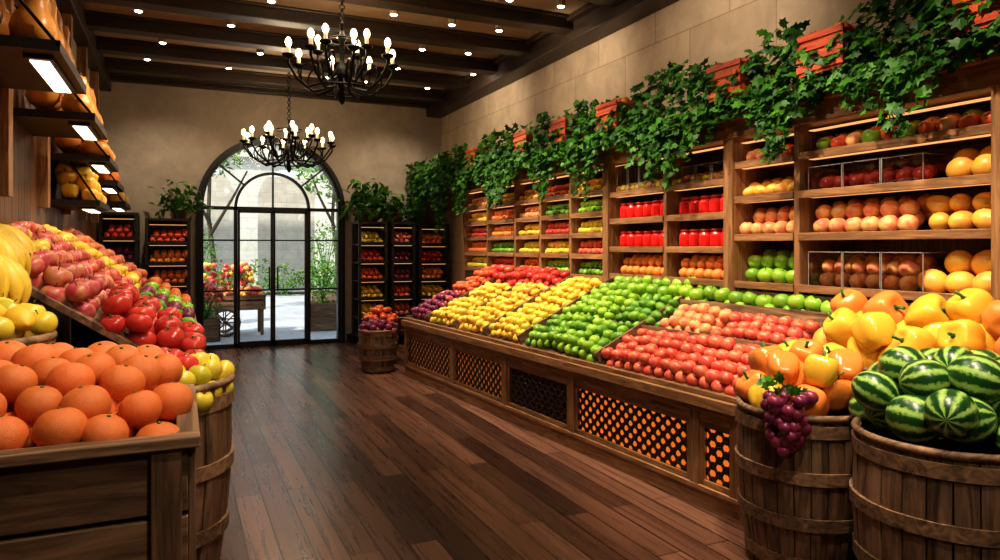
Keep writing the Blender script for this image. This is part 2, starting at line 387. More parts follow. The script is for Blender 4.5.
# ------------------------------------------------------------------ room shell
XL,XR,YB,YF,ZC=-1.0,3.95,11.0,-2.0,3.88
def one(name,boxes,bevel=0):
    mb=MB()
    for b in boxes: mb.box(*b)
    return mb.build(name,bevel)
one('floor',[(XL-.2,XR+.2,YF-.2,YB+.25,-.1,0,M['floor'])])
one('ceiling',[(XL-.2,XR+.2,YF-.2,YB+.25,ZC,ZC+.1,M['ceil'])])
one('wall_left',[(XL-.2,XL,YF-.2,YB+.25,0,ZC,M['plaster'])])
one('wall_right',[(XR,XR+.2,YF-.2,YB+.25,0,ZC,M['stone'])])
one('wall_front',[(XL,XR,YF-.2,YF,0,ZC,M['plaster'])])
DC,DR,DZ=1.28,1.02,2.08
V=[];Fc=[]
def quad(pts):
    o=len(V); V.extend(pts); Fc.append(tuple(range(o,o+len(pts))))
for y,fl in ((YB,0),(YB+.22,1)):
    quad([(XL,y,0),(DC-DR,y,0),(DC-DR,y,ZC),(XL,y,ZC)]); quad([(DC+DR,y,0),(XR,y,0),(XR,y,ZC),(DC+DR,y,ZC)])
    for i in range(32):
        a0=math.pi-math.pi*i/32;a1=math.pi-math.pi*(i+1)/32
        p0=(DC+DR*math.cos(a0),y,DZ+DR*math.sin(a0));p1=(DC+DR*math.cos(a1),y,DZ+DR*math.sin(a1))
        quad([p0,p1,(p1[0],y,ZC),(p0[0],y,ZC)])
for i in range(32):
    a0=math.pi-math.pi*i/32;a1=math.pi-math.pi*(i+1)/32
    p0=(DC+DR*math.cos(a0),DZ+DR*math.sin(a0));p1=(DC+DR*math.cos(a1),DZ+DR*math.sin(a1))
    quad([(p0[0],YB,p0[1]),(p1[0],YB,p1[1]),(p1[0],YB+.22,p1[1]),(p0[0],YB+.22,p0[1])])
for x in (DC-DR,DC+DR): quad([(x,YB,0),(x,YB+.22,0),(x,YB+.22,DZ),(x,YB,DZ)])
mb=MB(); mb.add(tmpl(V,Fc,smooth=False),mats=[M['plaster']]); mb.build('wall_back')
BY=[-1.1,0.,1.1,2.2,3.3,4.4,5.4,6.35,7.3,8.25,9.2,10.15]
for y in BY:
    mb=MB(); mb.box(XL,XR,y-.1,y+.1,ZC-.14,ZC,M['beam']); mb.box(XL,XR,y-.14,y+.14,ZC-.03,ZC,M['beam']); mb.build('ceiling_beam',.01)
mb=MB(); mb.box(XR-.26,XR,YF,YB,ZC-.24,ZC,M['beamY']); mb.box(XR-.34,XR,YF,YB,ZC-.06,ZC,M['beamY']);mb.build('trim_right',.01)
mb=MB(); mb.box(XL,XL+.14,YF,YB,ZC-.24,ZC,M['beamY']);mb.build('trim_left',.01)
mb=MB(); mb.box(XL,XR,YB-.12,YB,ZC-.1,ZC,M['beam']);mb.box(XL,XR,YB-.22,YB-.12,ZC-.05,ZC,M['beam']);mb.build('trim_back',.01)
mb=MB(); mb.box(XL,DC-DR-.08,YB-.03,YB,0,.14,M['beam']); mb.box(DC+DR+.08,XR,YB-.03,YB,0,.14,M['beam']); mb.build('baseboard_back')
mb=MB()
can=revolve([(.035,0),(.042,0),(.042,.1),(0,.1)],16)
for i in range(len(BY)-1):
    bay=(BY[i]+BY[i+1])/2-.1
    for x in [-.2,.7,1.75,2.6,3.3]:
        xx=x+U(-.25,.25); yy=bay+U(-.08,.08)
        mb.add(can,(xx,yy,ZC-.1),None,1,[M['ceil']]); mb.add(revolve([(0,-.012),(.025,-.006),(.036,.004)],12),(xx,yy,ZC-.1),None,1,[M['spotlamp']])
mb.build('ceiling_downlights')
# ------------------------------------------------------------------ arched door
def arch_band(mb,cx,zc,r0,r1,y0,y1,m,n=32,a_from=math.pi,a_to=0):
    V=[];Fc=[]
    for i in range(n+1):
        a=a_from+(a_to-a_from)*i/n; c,s=math.cos(a),math.sin(a)
        V+=[(cx+r0*c,y0,zc+r0*s),(cx+r1*c,y0,zc+r1*s),(cx+r1*c,y1,zc+r1*s),(cx+r0*c,y1,zc+r0*s)]
    for i in range(n):
        for k in range(4): Fc.append((4*i+k,4*i+(k+1)%4,4*i+4+(k+1)%4,4*i+4+k))
    mb.add(tmpl(V,Fc,smooth=False),mats=[m])
D=M['doorframe']; y0,y1=YB+.05,YB+.12
root=bpy.data.objects.new('door_1',None); scene.collection.objects.link(root)
mb=MB()
arch_band(mb,DC,DZ,DR-.05,DR,y0-.04,y1+.03,D); arch_band(mb,DC,DZ,.51,.55,y0,y1,D)
arch_band(mb,DC,DZ,DR,DR+.05,YB-.03,YB,D)
mb.box(DC-DR,DC-DR+.05,y0-.04,y1+.03,0,DZ,D);mb.box(DC+DR-.05,DC+DR,y0-.04,y1+.03,0,DZ,D)
mb.box(DC-DR-.05,DC-DR,YB-.03,YB,0,DZ,D);mb.box(DC+DR,DC+DR+.05,YB-.03,YB,0,DZ,D)
mb.box(DC-DR,DC+DR,y0,y1,DZ-.03,DZ+.02,D); mb.box(DC-DR+.05,DC+DR-.05,y0,y1,0,.06,D)
for x in (DC-.53,DC+.53): mb.box(x-.025,x+.025,y0,y1,0,DZ,D)
for ang in (40,140):
    a=math.radians(ang); R=rot(0,-a,0); rm=(.55+.97)/2
    mb.obox((DC+rm*math.cos(a),(y0+y1)/2,DZ+rm*math.sin(a)),(.43,.035,.025),R,D)
mb.box(DC-.012,DC+.012,y0,y1,DZ,DZ+.97,D)
for x0,x1 in ((DC-DR+.05,DC-.54),(DC+.54,DC+DR-.05)):
    for z in (.85,1.6): mb.box(x0,x1,y0+.02,y1-.02,z-.012,z+.012,D)
mb.build('frame',parent=root)
mb=MB()
for s in (-1,1):
    xa,xb=(DC-.5,DC-.003) if s<0 else (DC+.003,DC+.5)
    mb.box(xa,xa+.03,y0-.005,y1-.01,.02,DZ-.04,D);mb.box(xb-.03,xb,y0-.005,y1-.01,.02,DZ-.04,D)
    mb.box(xa,xb,y0-.005,y1-.01,.02,.09,D);mb.box(xa,xb,y0-.005,y1-.01,DZ-.07,DZ-.03,D);mb.box(xa,xb,y0+.01,y1-.02,.84,.865,D);mb.box(xa,xb,y0+.01,y1-.02,1.59,1.61,D)
    mb.add(tube([(DC+s*.06,y0-.05,.85),(DC+s*.06,y0-.06,1.2)],.012,8),mats=[M['bronze']])
mb.build('door_leaves',parent=root)
mb=MB(); n=24
mb.box(DC-DR+.03,DC+DR-.03,YB+.085,YB+.09,.05,DZ,M['glass'])
Vv=[(DC,YB+.087,DZ)]+[(DC+(DR-.03)*math.cos(math.pi*i/n),YB+.087,DZ+(DR-.03)*math.sin(math.pi*i/n)) for i in range(n+1)]
mb.add(tmpl(Vv,[(0,i+1,i+2) for i in range(n)],smooth=False),mats=[M['glass']]); mb.build('glass',parent=root)
# ------------------------------------------------------------------ leaves
ivo=[(0,0),(.28,-.22),(.5,.05),(.95,.12),(.62,.42),(.72,.82),(.3,.72),(0,1.25)]
def leaf_t(out):
    pts=[(x,y) for x,y in out]; L=[(-x,y) for x,y in reversed(out[1:-1])]
    P=pts+L; V=[(0,.4,.0)]+[(x,y,abs(x)*.28-.12*(y-.4)**2) for x,y in P]
    n=len(P); return tmpl([(x*.5,y*.5,z*.5) for x,y,z in V],[(0,1+i,1+(i+1)%n) for i in range(n)],smooth=False)
IVY=leaf_t(ivo)
LEAF=leaf_t([(0,0),(.18,.25),(.26,.6),(.16,1.0),(0,1.3)])
def leafball(mb,c,rad,n,size,t,m,flat=1.0):
    for _ in range(n):
        v=Vector((random.gauss(0,1),random.gauss(0,1),random.gauss(0,1))).normalized()*(U(.3,1)**.5)
        p=(c[0]+v.x*rad[0],c[1]+v.y*rad[1],c[2]+v.z*rad[2])
        mb.add(t,p,rot(U(-1.2,1.2)+.4,U(-1.,1.),U(0,6.28)),size*U(.6,1.25),[m])
# ------------------------------------------------------------------ exterior
one('courtyard_ground',[(-14,18,YB+.25,42,-.12,-.02,M['pave'])])
mb=MB(); B=M['bldg']
yb=24.
mb.box(-14,18,yb,yb+.5,4.1,7.4,B)
for x in np.arange(-14,18,2.6): mb.box(x,x+.7,yb,yb+.5,-.02,4.1,B)
for x in np.arange(-14,18,2.6):
    cx=x+.7+.95
    V=[];Fc=[]
    for i in range(12):
        a0=math.pi*i/12;a1=math.pi*(i+1)/12
        o=len(V);V+=[(cx+.95*math.cos(a0),yb,3.1+.95*math.sin(a0)),(cx+.95*math.cos(a1),yb,3.1+.95*math.sin(a1)),(cx+.95*math.cos(a1),yb,4.1),(cx+.95*math.cos(a0),yb,4.1)];Fc.append((o,o+1,o+2,o+3))
    mb.add(tmpl(V,Fc,smooth=False),mats=[B]); 
    mb.box(cx-.4,cx+.4,yb-.03,yb+.02,5.0,6.5,M['wind']); mb.box(cx-.55,cx+.55,yb-.12,yb,4.85,5.0,B)
mb.box(-14,18,yb-.2,yb+.6,4.4,4.6,B); mb.box(-14,18,yb+3,yb+3.2,-.02,4.1,B)
mb.build('courtyard_building')
for (tx,ty,s,h,nl) in ((.65,17.5,.85,3.8,520),(3.7,18.5,1.1,3.6,700)):
    mb=MB()
    mb.add(tube([(tx,ty,-.02),(tx+.06,ty,1.2),(tx-.05,ty+.1,2.2),(tx,ty,h)],[.07,.06,.05,.03],8),mats=[M['stem']])
    mb.add(tube([(tx,ty,1.8),(tx+.5,ty,2.7),(tx+.8,ty+.1,3.3)],[.045,.03,.02],6),mats=[M['stem']])
    mb.add(tube([(tx,ty,2.),(tx-.4,ty,2.8),(tx-.6,ty+.1,3.4)],[.04,.03,.02],6),mats=[M['stem']])
    leafball(mb,(tx,ty,h),(1.0*s,1.0*s,.8*s),nl,.26,LEAF,M['tree'])
    mb.build('courtyard_tree')
mb=MB()
for x in np.arange(-1,6.5,.8): leafball(mb,(x,22.8+U(-.2,.2),.45),(.45,.4,U(.4,.75)),200,.24,LEAF,M['tree'])
mb.add(tube([(-1.2,22.8,.05),(6.6,22.8,.05)],.05,6),mats=[M['stem']]); mb.build('courtyard_hedge')
def planter(cx,cy,w,h,ph,name,flowers=None,size=.14,n=260):
    mb=MB()
    for i in range(4):
        z=h*i/4; 
        for (a,b,c,d) in ((cx-w/2,cx+w/2,cy-w/2,cy-w/2+.02),(cx-w/2,cx+w/2,cy+w/2-.02,cy+w/2),(cx-w/2,cx-w/2+.02,cy-w/2,cy+w/2),(cx+w/2-.02,cx+w/2,cy-w/2,cy+w/2)):
            mb.box(a,b,c,d,z+.01-.02,z+h/4-.01,M['crateX'])
    mb.box(cx-w/2+.03,cx+w/2-.03,cy-w/2+.03,cy+w/2-.03,0,h-.05,M['stem'])
    for _ in range(9): 
        a=U(0,6.28); mb.add(tube([(cx,cy,h-.06),(cx+.1*math.cos(a),cy+.1*math.sin(a),h+ph*.5),(cx+.25*math.cos(a),cy+.25*math.sin(a),h+ph*.85)],[.012,.01,.005],5),mats=[M['gstem']])
    leafball(mb,(cx,cy,h+ph*.5),(w*.62,w*.62,ph*.6),n,size,LEAF,M['tree'])
    if flowers:
        for _ in range(60):
            a=U(0,6.28);e=U(0,1.4); mb.add(K['plum']['lo'],(cx+w*.6*math.cos(a)*math.cos(e),cy+w*.6*math.sin(a)*math.cos(e),h+ph*.5+ph*.6*math.sin(e)),None,.045,[flowers,flowers])
    mb.build(name)
planter(2.4,13.1,.55,.5,.75,'potted_shrub',n=420); planter(.35,14.6,.6,.5,1.3,'potted_shrub',n=520); planter(2.95,15.8,.7,.5,1.5,'potted_shrub',n=520)
planter(.38,12.3,.42,.35,.5,'flower_planter',F['redapple']); 
mb=MB(); cx,cy=.85,13.0
mb.box(cx-.5,cx+.5,cy-.3,cy+.3,.42,.47,M['crateX'])
for y in (cy-.3,cy+.28): 
    for z in (.5,.6): mb.box(cx-.5,cx+.5,y,y+.02,z,z+.07,M['crateX'])
for x in (cx-.5,cx+.48): mb.box(x,x+.02,cy-.3,cy+.3,.47,.67,M['crateY'])
for x in (cx-.46,cx+.42):
    for y in (cy-.27,cy+.23): mb.box(x,x+.05,y,y+.05,-.02,.45,M['crateZ'])
for y in (cy-.34,cy+.34):
    mb.add(torus(.22,.025,20,6),(cx-.15,y,.22),rot(math.pi/2,0,0),1,[M['crateX']])
    for i in range(4): mb.obox((cx-.15,y,.22),(.42,.02,.02),rot(0,i*math.pi/4,0),M['crateX'])
for i in range(130):
    m=random.choice([F['redapple'],F['yellow'],F['opep'],F['pink']]); mb.add(K['orange']['lo'],(cx+U(-.44,.44),cy+U(-.24,.24),.66+U(0,.12)),None,.05,[m,m])
leafball(mb,(cx-.1,cy,.9),(.4,.25,.22),160,.12,LEAF,M['tree'])
for i in range(60):
    m=random.choice([F['redapple'],F['yellow'],F['coral']]); mb.add(K['orange']['lo'],(cx-.1+U(-.4,.4),cy+U(-.25,.25),.95+U(-.1,.28)),None,.05,[m,m])
mb.build('flower_cart')
# ------------------------------------------------------------------ right wall shelving
XS=3.55
mb=MB(); WY,WZ=M['woodY'],M['woodZ']
posts=[1.0,2.0,3.25,3.83,4.57,5.40,6.08,6.72,7.35,8.16,8.95]
ylo,yhi=1.0,8.95
y=ylo
while y<yhi: mb.box(3.91,3.94,y,min(y+.16,yhi),.9,2.4,M['panelwood']); y+=.163
for p in posts:
    w=.09 if p in (2.0,3.83,5.40,8.95) else .045
    x0=XS-.03 if w>.05 else XS
    mb.box(x0,3.93,p-w/2,p+w/2,0,2.4,WZ)
mb.box(XS-.04,XS+.02,1.88,2.06,0,2.4,WZ)
def rows_for(i):
    if i<=2: return [1.25,1.575,1.84,2.08]
    if i<=4: return [1.25,1.49,1.74,1.98]
    return [1.22,1.42,1.62,1.82,2.02]
led=MB()
for i in range(len(posts)-1):
    a,b=posts[i]+.02,posts[i+1]-.02
    for z in rows_for(i):
        mb.box(XS,3.92,a,b,z-.025,z,WY); mb.box(XS-.012,XS+.006,a,b,z-.035,z+.014,WY)
    for z in rows_for(i)[1:]+[2.26]:
        led.box(XS+.05,XS+.1,a+.03,b-.03,z-.031,z-.0255,M['led'])
mb.box(XS-.08,3.95,ylo-.05,10.9,2.38,2.44,WY); mb.box(XS-.05,3.95,ylo,yhi,2.26,2.38,WY); mb.box(XS-.12,3.95,ylo-.05,10.9,2.44,2.5,WY)
mb.box(XS,3.93,ylo,yhi,.6,1.2,M['darkwood'])
mb.build('produce_shelving_unit',.004)
led.build('shelf_led_strips')
def S(kinds,y0,y1,z,r,rows=3,rise=.6,q='lo',stack=1,x0=XS+.02,tilt=.4,base=.93,gap=2.0):
    if isinstance(kinds,str): kinds=[kinds]
    mbs={k:MB() for k in kinds}
    for s in range(stack):
      for i in range(rows-s):
        y=y0+r+(r*.6 if (i+s)%2 else 0)
        while y<y1-r*.7:
            k=random.choice(kinds); put(mbs[k],k,(x0+r+(i+s*.6)*1.75*r,y+U(-.08,.08)*r,z+r*base+i*r*rise+s*1.5*r),r,q,tilt); y+=gap*r
    for k,b in mbs.items(): b.build(plural(k))
S(['green_apple','orange_tomato','peach'],2.06,3.22,2.08,.055,2,.5,'md')
S('red_apple',2.42,3.2,1.84,.05,3,.5,'md',1); S('yellow_melon',2.08,2.4,1.84,.065,2,.8,'md')
S('peach',2.5,3.22,1.575,.056,3,.6,'md',2); S('mango',2.08,2.48,1.575,.062,2,.8,'md',2)
S('peach',2.5,3.2,1.25,.052,3,.6,'md',2); S('yellow_melon',2.08,2.48,1.25,.068,2,.8,'md',2)
S(['orange_tomato','peach'],3.28,3.8,2.08,.045,2,.6,'md'); S(['mango'],3.28,3.8,1.84,.048,3,.6,'md'); S('peach',3.28,3.8,1.575,.052,3,.6,'md',2); S('green_apple',3.28,3.8,1.25,.06,3,.6,'md',2)
for a,b in ((3.89,4.54),(4.6,5.35)):
    S('tangerine',a,b,1.25,.048,3,.6,'md',2)
    for z in (1.49,1.74): S('preserve_jar',a,b,z,.058,3,0.,'md',1,tilt=.0,base=1.12,gap=1.98)
    S(['peach','golden_apple'],a,b,1.98,.036,3,.5)
S('green_apple',1.1,1.9,1.25,.06,2);S('orange',1.1,1.9,1.575,.06,2);S('red_apple',1.1,1.9,1.84,.06,2)
cols=[['lime','coral_apple','golden_apple','green_apple','lemon'],['green_apple','lemon','red_apple','lime','orange_tomato'],
 ['orange','golden_apple','lemon','peach','mango'],['tomato','lime','tangerine','orange','lemon'],['golden_apple','orange','tomato','lemon','peach']]
for ci,i in enumerate(range(5,10)):
    for z,k in zip(rows_for(i),cols[ci]): S(k,posts[i]+.03,posts[i+1]-.03,z,.04,3,.55,'lo',2)
mb=MB()
def clambox(y0,y1,z,h):
    mb.box(XS+.015,XS+.27,y0,y1,z+.002,z+h,M['clear'])
    e=.002; E=M['cleared']
    for yy in (y0,y1): mb.box(XS+.015-e,XS+.27,yy-e,yy+e,z+h-e,z+h+e,E); mb.box(XS+.015-e,XS+.015+e,yy-e,yy+e,z+.002,z+h,E)
    mb.box(XS+.015-e,XS+.015+e,y0,y1,z+h-e,z+h+e,E)
for z,h in ((1.84,.155),(1.25,.22)):
    y=2.43
    while y<3.1: clambox(y,y+.24,z,h); y+=.25
for a,b in ((3.89,4.53),(4.61,5.34)):
    y=a
    while y<b-.15: clambox(y,y+.15,1.98,.14+.1*(int(y*10)%2)); y+=.17
mb.build('clear_fruit_boxes')
# ------------------------------------------------------------------ counter
def fx(y): return 2.954-.07*y
CY0,CY1=2.9,7.93
th=math.atan(.07); Rc=rot(0,0,th)
mb=MB()
def cb_(y0,y1,d0,d1,z0,z1,m):
    ym=(y0+y1)/2; dm=(d0+d1)/2
    mb.obox((fx(ym)+dm,ym,(z0+z1)/2),(abs(d1-d0),(y1-y0)/math.cos(th),z1-z0),Rc,m)
cb_(CY0,CY1,.0,.05,0,.1,WY); cb_(CY0,CY1,-.012,.05,.1,.13,WY); cb_(CY0,CY1,.0,.05,.5,.56,WY)
cb_(CY0,CY1,-.03,.05,.56,.59,WY); cb_(CY0,CY1,-.05,.05,.59,.65,WY); cb_(CY0,CY1,-.02,.02,.65,.68,WY)
bnd=[2.9,3.24,4.5,5.52,6.62,7.93]
for i,b in enumerate(bnd):
    w=.07; c=min(max(b,CY0+w/2),CY1-w/2); cb_(c-w/2,c+w/2,-.008,.05,.1,.56,WZ)
for i in range(5):
    a,b=bnd[i]+.035,bnd[i+1]-.035
    for (z0,z1) in ((.13,.165),(.465,.5)): cb_(a,b,.004,.03,z0,z1,WY)
    cb_(a,a+.035,.004,.03,.13,.5,WZ); cb_(b-.035,b,.004,.03,.13,.5,WZ)
    cb_(a,b,.045,.055,.13,.5,[M['amber'],M['amber'],M['darkwood'],M['amberdim'],M['amberdim']][i])
cb_(CY1-.03,CY1,.0,1.0,0,.7,WZ); cb_(CY0,CY0+.03,.0,.8,0,.75,WZ)
def csurf(u,v):
    y=CY0+u
    return (fx(y)+v, y, .65+v*.5)
V=[]
for i,u in enumerate((0,CY1-CY0)):
    for v in (.02,1.0): V.append(csurf(u,v))
Vt=V+[(x,y,z-.04) for x,y,z in V]
mb.add(tmpl(Vt,[(0,1,3,2),(4,6,7,5),(0,2,6,4),(1,5,7,3),(0,4,5,1),(2,3,7,6)],smooth=False),mats=[M['crateY']])
mb.build('produce_display_counter',.003)
mb=MB(); ring=torus(1,.34,14,4); ring2=torus(1,.36,10,4); RL=rot(0,math.pi/2,0)
for i in range(5):
    a,b=bnd[i]+.07,bnd[i+1]-.07; s=.044
    nz=7; ny=int((b-a)/s)
    for j in range(ny+1):
        for k in range(nz+1):
            yy=a+(b-a)*j/ny; zz=.17+(.29)*k/nz
            if (j+k)%2==0: mb.add(ring,(fx(yy)+.022,yy,zz),Rc@RL,(.034,.034,.02),[M['bronze']])
            else: mb.add(ring2,(fx(yy)+.024,yy,zz),Rc@RL,(.019,.019,.02),[M['bronze']])
mb.build('counter_lattice_panels')
def cp(k,Y0,Y1,v0,v1,r,q='lo',mound=.05,**kw): patch(k,csurf,Y0-CY0,Y1-CY0,v0,v1,r,q,mound=mound,layers=2,**kw)
cp('coral_apple',2.93,4.2,.03,.38,.048,'md',jit=.05,mound=.03); cp('coral_apple',2.93,3.6,.42,.74,.046,'md',jit=.05,mound=.03); cp('peach',3.6,4.1,.42,.74,.046,'md')
cp('green_apple',2.93,5.3,.76,1.02,.06,'md',mound=.04)
cp(['green_apple','lime'],4.24,5.3,.03,.42,.048,'md'); cp('lime',4.14,4.6,.42,.76,.045,'md'); cp('green_apple',4.62,5.3,.42,.76,.048)
cp(['golden_apple','lemon'],5.34,5.95,.03,.5,.048); cp('lemon',5.34,5.95,.5,.98,.046)
cp(['lemon'],5.98,6.6,.03,.5,.05); cp(['lemon','mango'],5.98,6.6,.5,.78,.048)
cp(['golden_apple','lemon'],6.63,7.28,.03,.45,.05); cp(['lemon'],6.63,7.28,.45,.78,.048);
cp(['plum'],7.32,7.9,.03,.3,.045); cp(['plum','pink_apple'],7.32,7.9,.3,.52,.045); cp(['orange_tomato'],7.32,7.9,.52,.8,.05)
cp(['tomato'],5.98,7.1,.8,1.08,.06,mound=.06); cp(['orange_tomato','tomato'],7.1,7.9,.8,1.1,.06)
mb=MB()
for y,v0,v1 in ((4.22,0.03,.98),(5.32,.03,.98),(5.965,.03,.98),(6.615,.03,.98),(7.3,.03,.98)):
    a=Vector(csurf(y-CY0,v0)); b=Vector(csurf(y-CY0,v1)); d=b-a; ang=math.atan2(d.z,d.x)
    mb.obox(tuple((a+b)/2+Vector((0,0,.04))),(d.length,.02,.1),rot(0,-ang,0),M['crateX'])
for Y0,Y1,v in ((2.95,4.2,.4),(2.95,4.2,.75)):
    a=Vector(csurf(Y0-CY0,v));b=Vector(csurf(Y1-CY0,v)); mb.obox(tuple((a+b)/2+Vector((0,0,.04))),(.02,(b-a).length,.09),rot(0,0,math.atan2(-(b-a).x,(b-a).y)),M['crateY'])
mb.build('tray_dividers')
# ------------------------------------------------------------------ barrels / bushel baskets
def bushel(cx,cy,rb,rt,h,name='bushel_basket',n=26,hoops=(.1,.36,.64,.92),bulge=.03,fill=True,z0=0,hh=.028):
    mb=MB(); lv=7
    def rad(t): return rb+(rt-rb)*t+bulge*math.sin(math.pi*t)
    for i in range(n):
        a=2*math.pi*i/n; w=math.pi/n*.93; V=[];Fc=[]; jr=U(-.004,.004)
        for k in range(lv+1):
            t=k/lv; r=rad(t)+jr
            for (aa,rr) in ((a-w,r),(a,r+.003),(a+w,r),(a+w,r-.014),(a-w,r-.014)): V.append((cx+rr*math.cos(aa),cy+rr*math.sin(aa),z0+t*h))
        for k in range(lv):
            for q in range(5): Fc.append((5*k+q,5*k+(q+1)%5,5*k+5+(q+1)%5,5*k+5+q))
        Fc.append((4,3,2,1,0)); Fc.append(tuple(5*lv+q for q in range(5)))
        mb.add(tmpl(V,Fc,smooth=False),mats=[M['crateZ']])
    for t in hoops:
        z=t*h; P=[(rad(t)-.004,z-hh),(rad(t)+.012,z-hh),(rad(t)+.014,z+hh),(rad(t)-.004,z+hh)]
        mb.add(revolve([(r,zz) for r,zz in P],48,smooth=False),(cx,cy,z0),None,1,[M['crateX']])
    mb.add(torus(rt+.004,.016,48,8),(cx,cy,z0+h),None,1,[M['crateX']])
    if fill: mb.add(revolve([(0,h-.08),(rt-.01,h-.09)],32),(cx,cy,z0),None,1,[M['stem']])
    mb.build(name)
bushel(2.77,1.78,.29,.33,.76); bushel(2.73,2.46,.24,.29,.74)
bushel(-.13,3.27,.26,.33,.94); bushel(2.17,8.3,.17,.21,.5,n=18); bushel(2.35,8.85,.17,.21,.5,n=18)
cap('watermelon',2.80,1.78,.83,.38,.2,.088,'hi',tilt=.8)
cap(['yellow_pepper','orange_pepper'],2.78,2.48,.79,.35,.17,.088,'hi',sel=lambda x,y:'yellow_pepper' if random.random()<.75 else 'orange_pepper',tilt=.9)
cap(['tomato','golden_apple'],-.13,3.27,.93,.36,.1,.05,'hi',sel=lambda x,y:'golden_apple' if y<-.1 or x>.18 else 'tomato')
cap('plum',2.17,8.3,.5,.24,.1,.045,'lo'); cap('orange_tomato',2.35,8.85,.5,.24,.22,.05,'lo')
mb=MB()
for i in range(60):
    t=U(0,1); a=U(0,6.28); rr=.12*(1-t*.6)*U(.4,1)
    put(mb,'plum',(2.45+rr*math.cos(a),2.30+rr*math.sin(a)*.9,.84-.24*t),.031,'md')
leafball(mb,(2.45,2.32,.87),(.12,.1,.04),14,.08,IVY,M['ivy'])
mb.add(tube([(2.58,2.38,.8),(2.48,2.34,.88),(2.45,2.30,.6)],.008,6),mats=[st]); mb.build('grape_bunch')
mb=MB()
for i in range(5):
    z=.02+i*.17; mb.box(3.1,3.12,1.0,2.84,z,z+.155,M['crateY'])
    mb.box(3.12,3.5,2.82,2.84,z,z+.155,M['crateX'])
for y in (1.05,1.95,2.8): mb.box(3.06,3.1,y-.03,y+.03,0,.9,M['crateZ'])
mb.box(3.06,3.13,1.0,2.85,.86,.9,M['crateY'])
V=[(3.1,1.0,.78),(3.52,1.0,1.02),(3.52,2.84,1.02),(3.1,2.84,.78)]
mb.add(tmpl(V+[(x,y,z-.04) for x,y,z in V],[(0,1,2,3),(7,6,5,4),(0,4,5,1),(1,5,6,2),(2,6,7,3),(3,7,4,0)],smooth=False),mats=[M['crateX']])
mb.build('wooden_produce_bin',.003)
def bsurf(u,v): return (3.07+v,1.05+u,.88+v*.6+.03)
patch(['yellow_pepper','orange_pepper','orange_pumpkin','yellow_pepper'],bsurf,0,1.8,0,.5,.1,'hi',tilt=1.2,jit=.3,layers=3)
# ------------------------------------------------------------------ left displays
mb=MB(); cx0,cx1,cy0,cy1=-.9,.02,2.07,2.82
for i in range(5):
    z0=.0+i*.197; 
    mb.box(cx0,cx1,cy0,cy0+.022,z0,z0+.183,M['crateX']); mb.box(cx0,cx1,cy1-.022,cy1,z0,z0+.183,M['crateX'])
    mb.box(cx1-.022,cx1,cy0+.024,cy1-.024,z0,z0+.183,M['crateY']); mb.box(cx0,cx0+.022,cy0+.024,cy1-.024,z0,z0+.183,M['crateY'])
for x in (cx1-.05,cx0+.2,(cx0+cx1)/2-.0): mb.box(x-.04,x+.035,cy0-.02,cy0,0,.97,M['crateZ'])
for y in (cy0+.04,cy1-.06): mb.box(cx1,cx1+.02,y-.03,y+.04,0,.97,M['crateZ'])
mb.box(cx0-.0,cx1+.03,cy0-.035,cy0+.03,.965,.995,M['crateX']); mb.box(cx1-.03,cx1+.03,cy0+.03,cy1,.965,.995,M['crateY'])
mb.box(cx0+.03,cx1-.03,cy0+.03,cy1-.03,.86,.89,M['crateX'])
mb.build('wooden_crate',.004)
def osurf(u,v): return (cx0+.03+u,cy0+.02+v,.92+.15*math.sin(min(1,v/.5)*math.pi/2)-.07*max(0,(u-.6)/.25)**2)
patch('orange',osurf,0,.9,0,.74,.062,'hi',layers=2,jit=.28)
SL=.68
def lsurf(u,v): return (.1-v,3.64+u,.86+v*SL)
mb=MB()
for (ya,yb_,xa) in ((3.64,8.0,.12),):
    z0=.84
    mb.box(xa-.03,xa,ya,yb_,0,z0+.02,M['crateY'])
    V=[(xa,ya,z0),(xa,yb_,z0),(-.97,yb_,z0+(xa+.97)*SL),(-.97,ya,z0+(xa+.97)*SL)]
    mb.add(tmpl(V+[(x,y,z-.04) for x,y,z in V],[(0,1,2,3),(7,6,5,4),(0,4,5,1),(1,5,6,2),(2,6,7,3),(3,7,4,0)],smooth=False),mats=[M['crateY']])
    mb.box(xa-.05,xa+.01,ya,yb_,z0-.04,z0+.03,M['crateY'])
    for y in np.arange(ya,yb_,.75): mb.box(xa,xa+.02,y,y+.06,0,z0,M['crateZ'])
mb.box(-.97,.09,7.98,8.0,0,.86,M['crateX']); mb.box(-.97,.09,3.64,3.66,0,.86,M['crateX'])
mb.build('sloped_produce_stand',.003)
mb=MB()
for i in range(4):
    z=i*.2; mb.box(-.95,-.47,2.88,2.9,z,z+.19,M['crateX']); mb.box(-.95,-.47,3.58,3.6,z,z+.19,M['crateX']); mb.box(-.49,-.47,2.9,3.58,z,z+.19,M['crateY']); mb.box(-.95,-.93,2.9,3.58,z,z+.19,M['crateY'])
mb.box(-.95,-.47,2.88,3.6,.79,.82,M['crateX']); mb.build('crate_plinth',.003)
bushel(-.70,3.16,.2,.25,.34,name='woven_fruit_basket',n=40,hoops=(.08,.22,.36,.5,.64,.78,.92),bulge=.015,z0=.82,hh=.016)
cap(['lemon','golden_apple'],-.69,3.16,1.17,.27,.1,.055,'hi')
def lp(k,Y0,Y1,v0,v1,r,q='lo',**kw): patch(k,lsurf,Y0-3.64,Y1-3.64,v0,v1,r,q,layers=2,mound=.04,**kw)
lp(['golden_apple','lemon'],3.66,4.3,.72,1.02,.058,'md')
patch('tomato',lsurf,-.02,1.16,-.02,.46,.062,'md',layers=2,mound=.07)
lp(['pink_apple'],3.64,4.9,.46,.76,.055,'md'); lp(['pink_apple','golden_apple'],4.3,4.9,.76,1.02,.055,'md')
lp(['lime'],4.82,5.4,0,.4,.05,'md'); lp(['coral_apple','pink_apple'],4.92,5.8,.4,1.02,.05,'md')
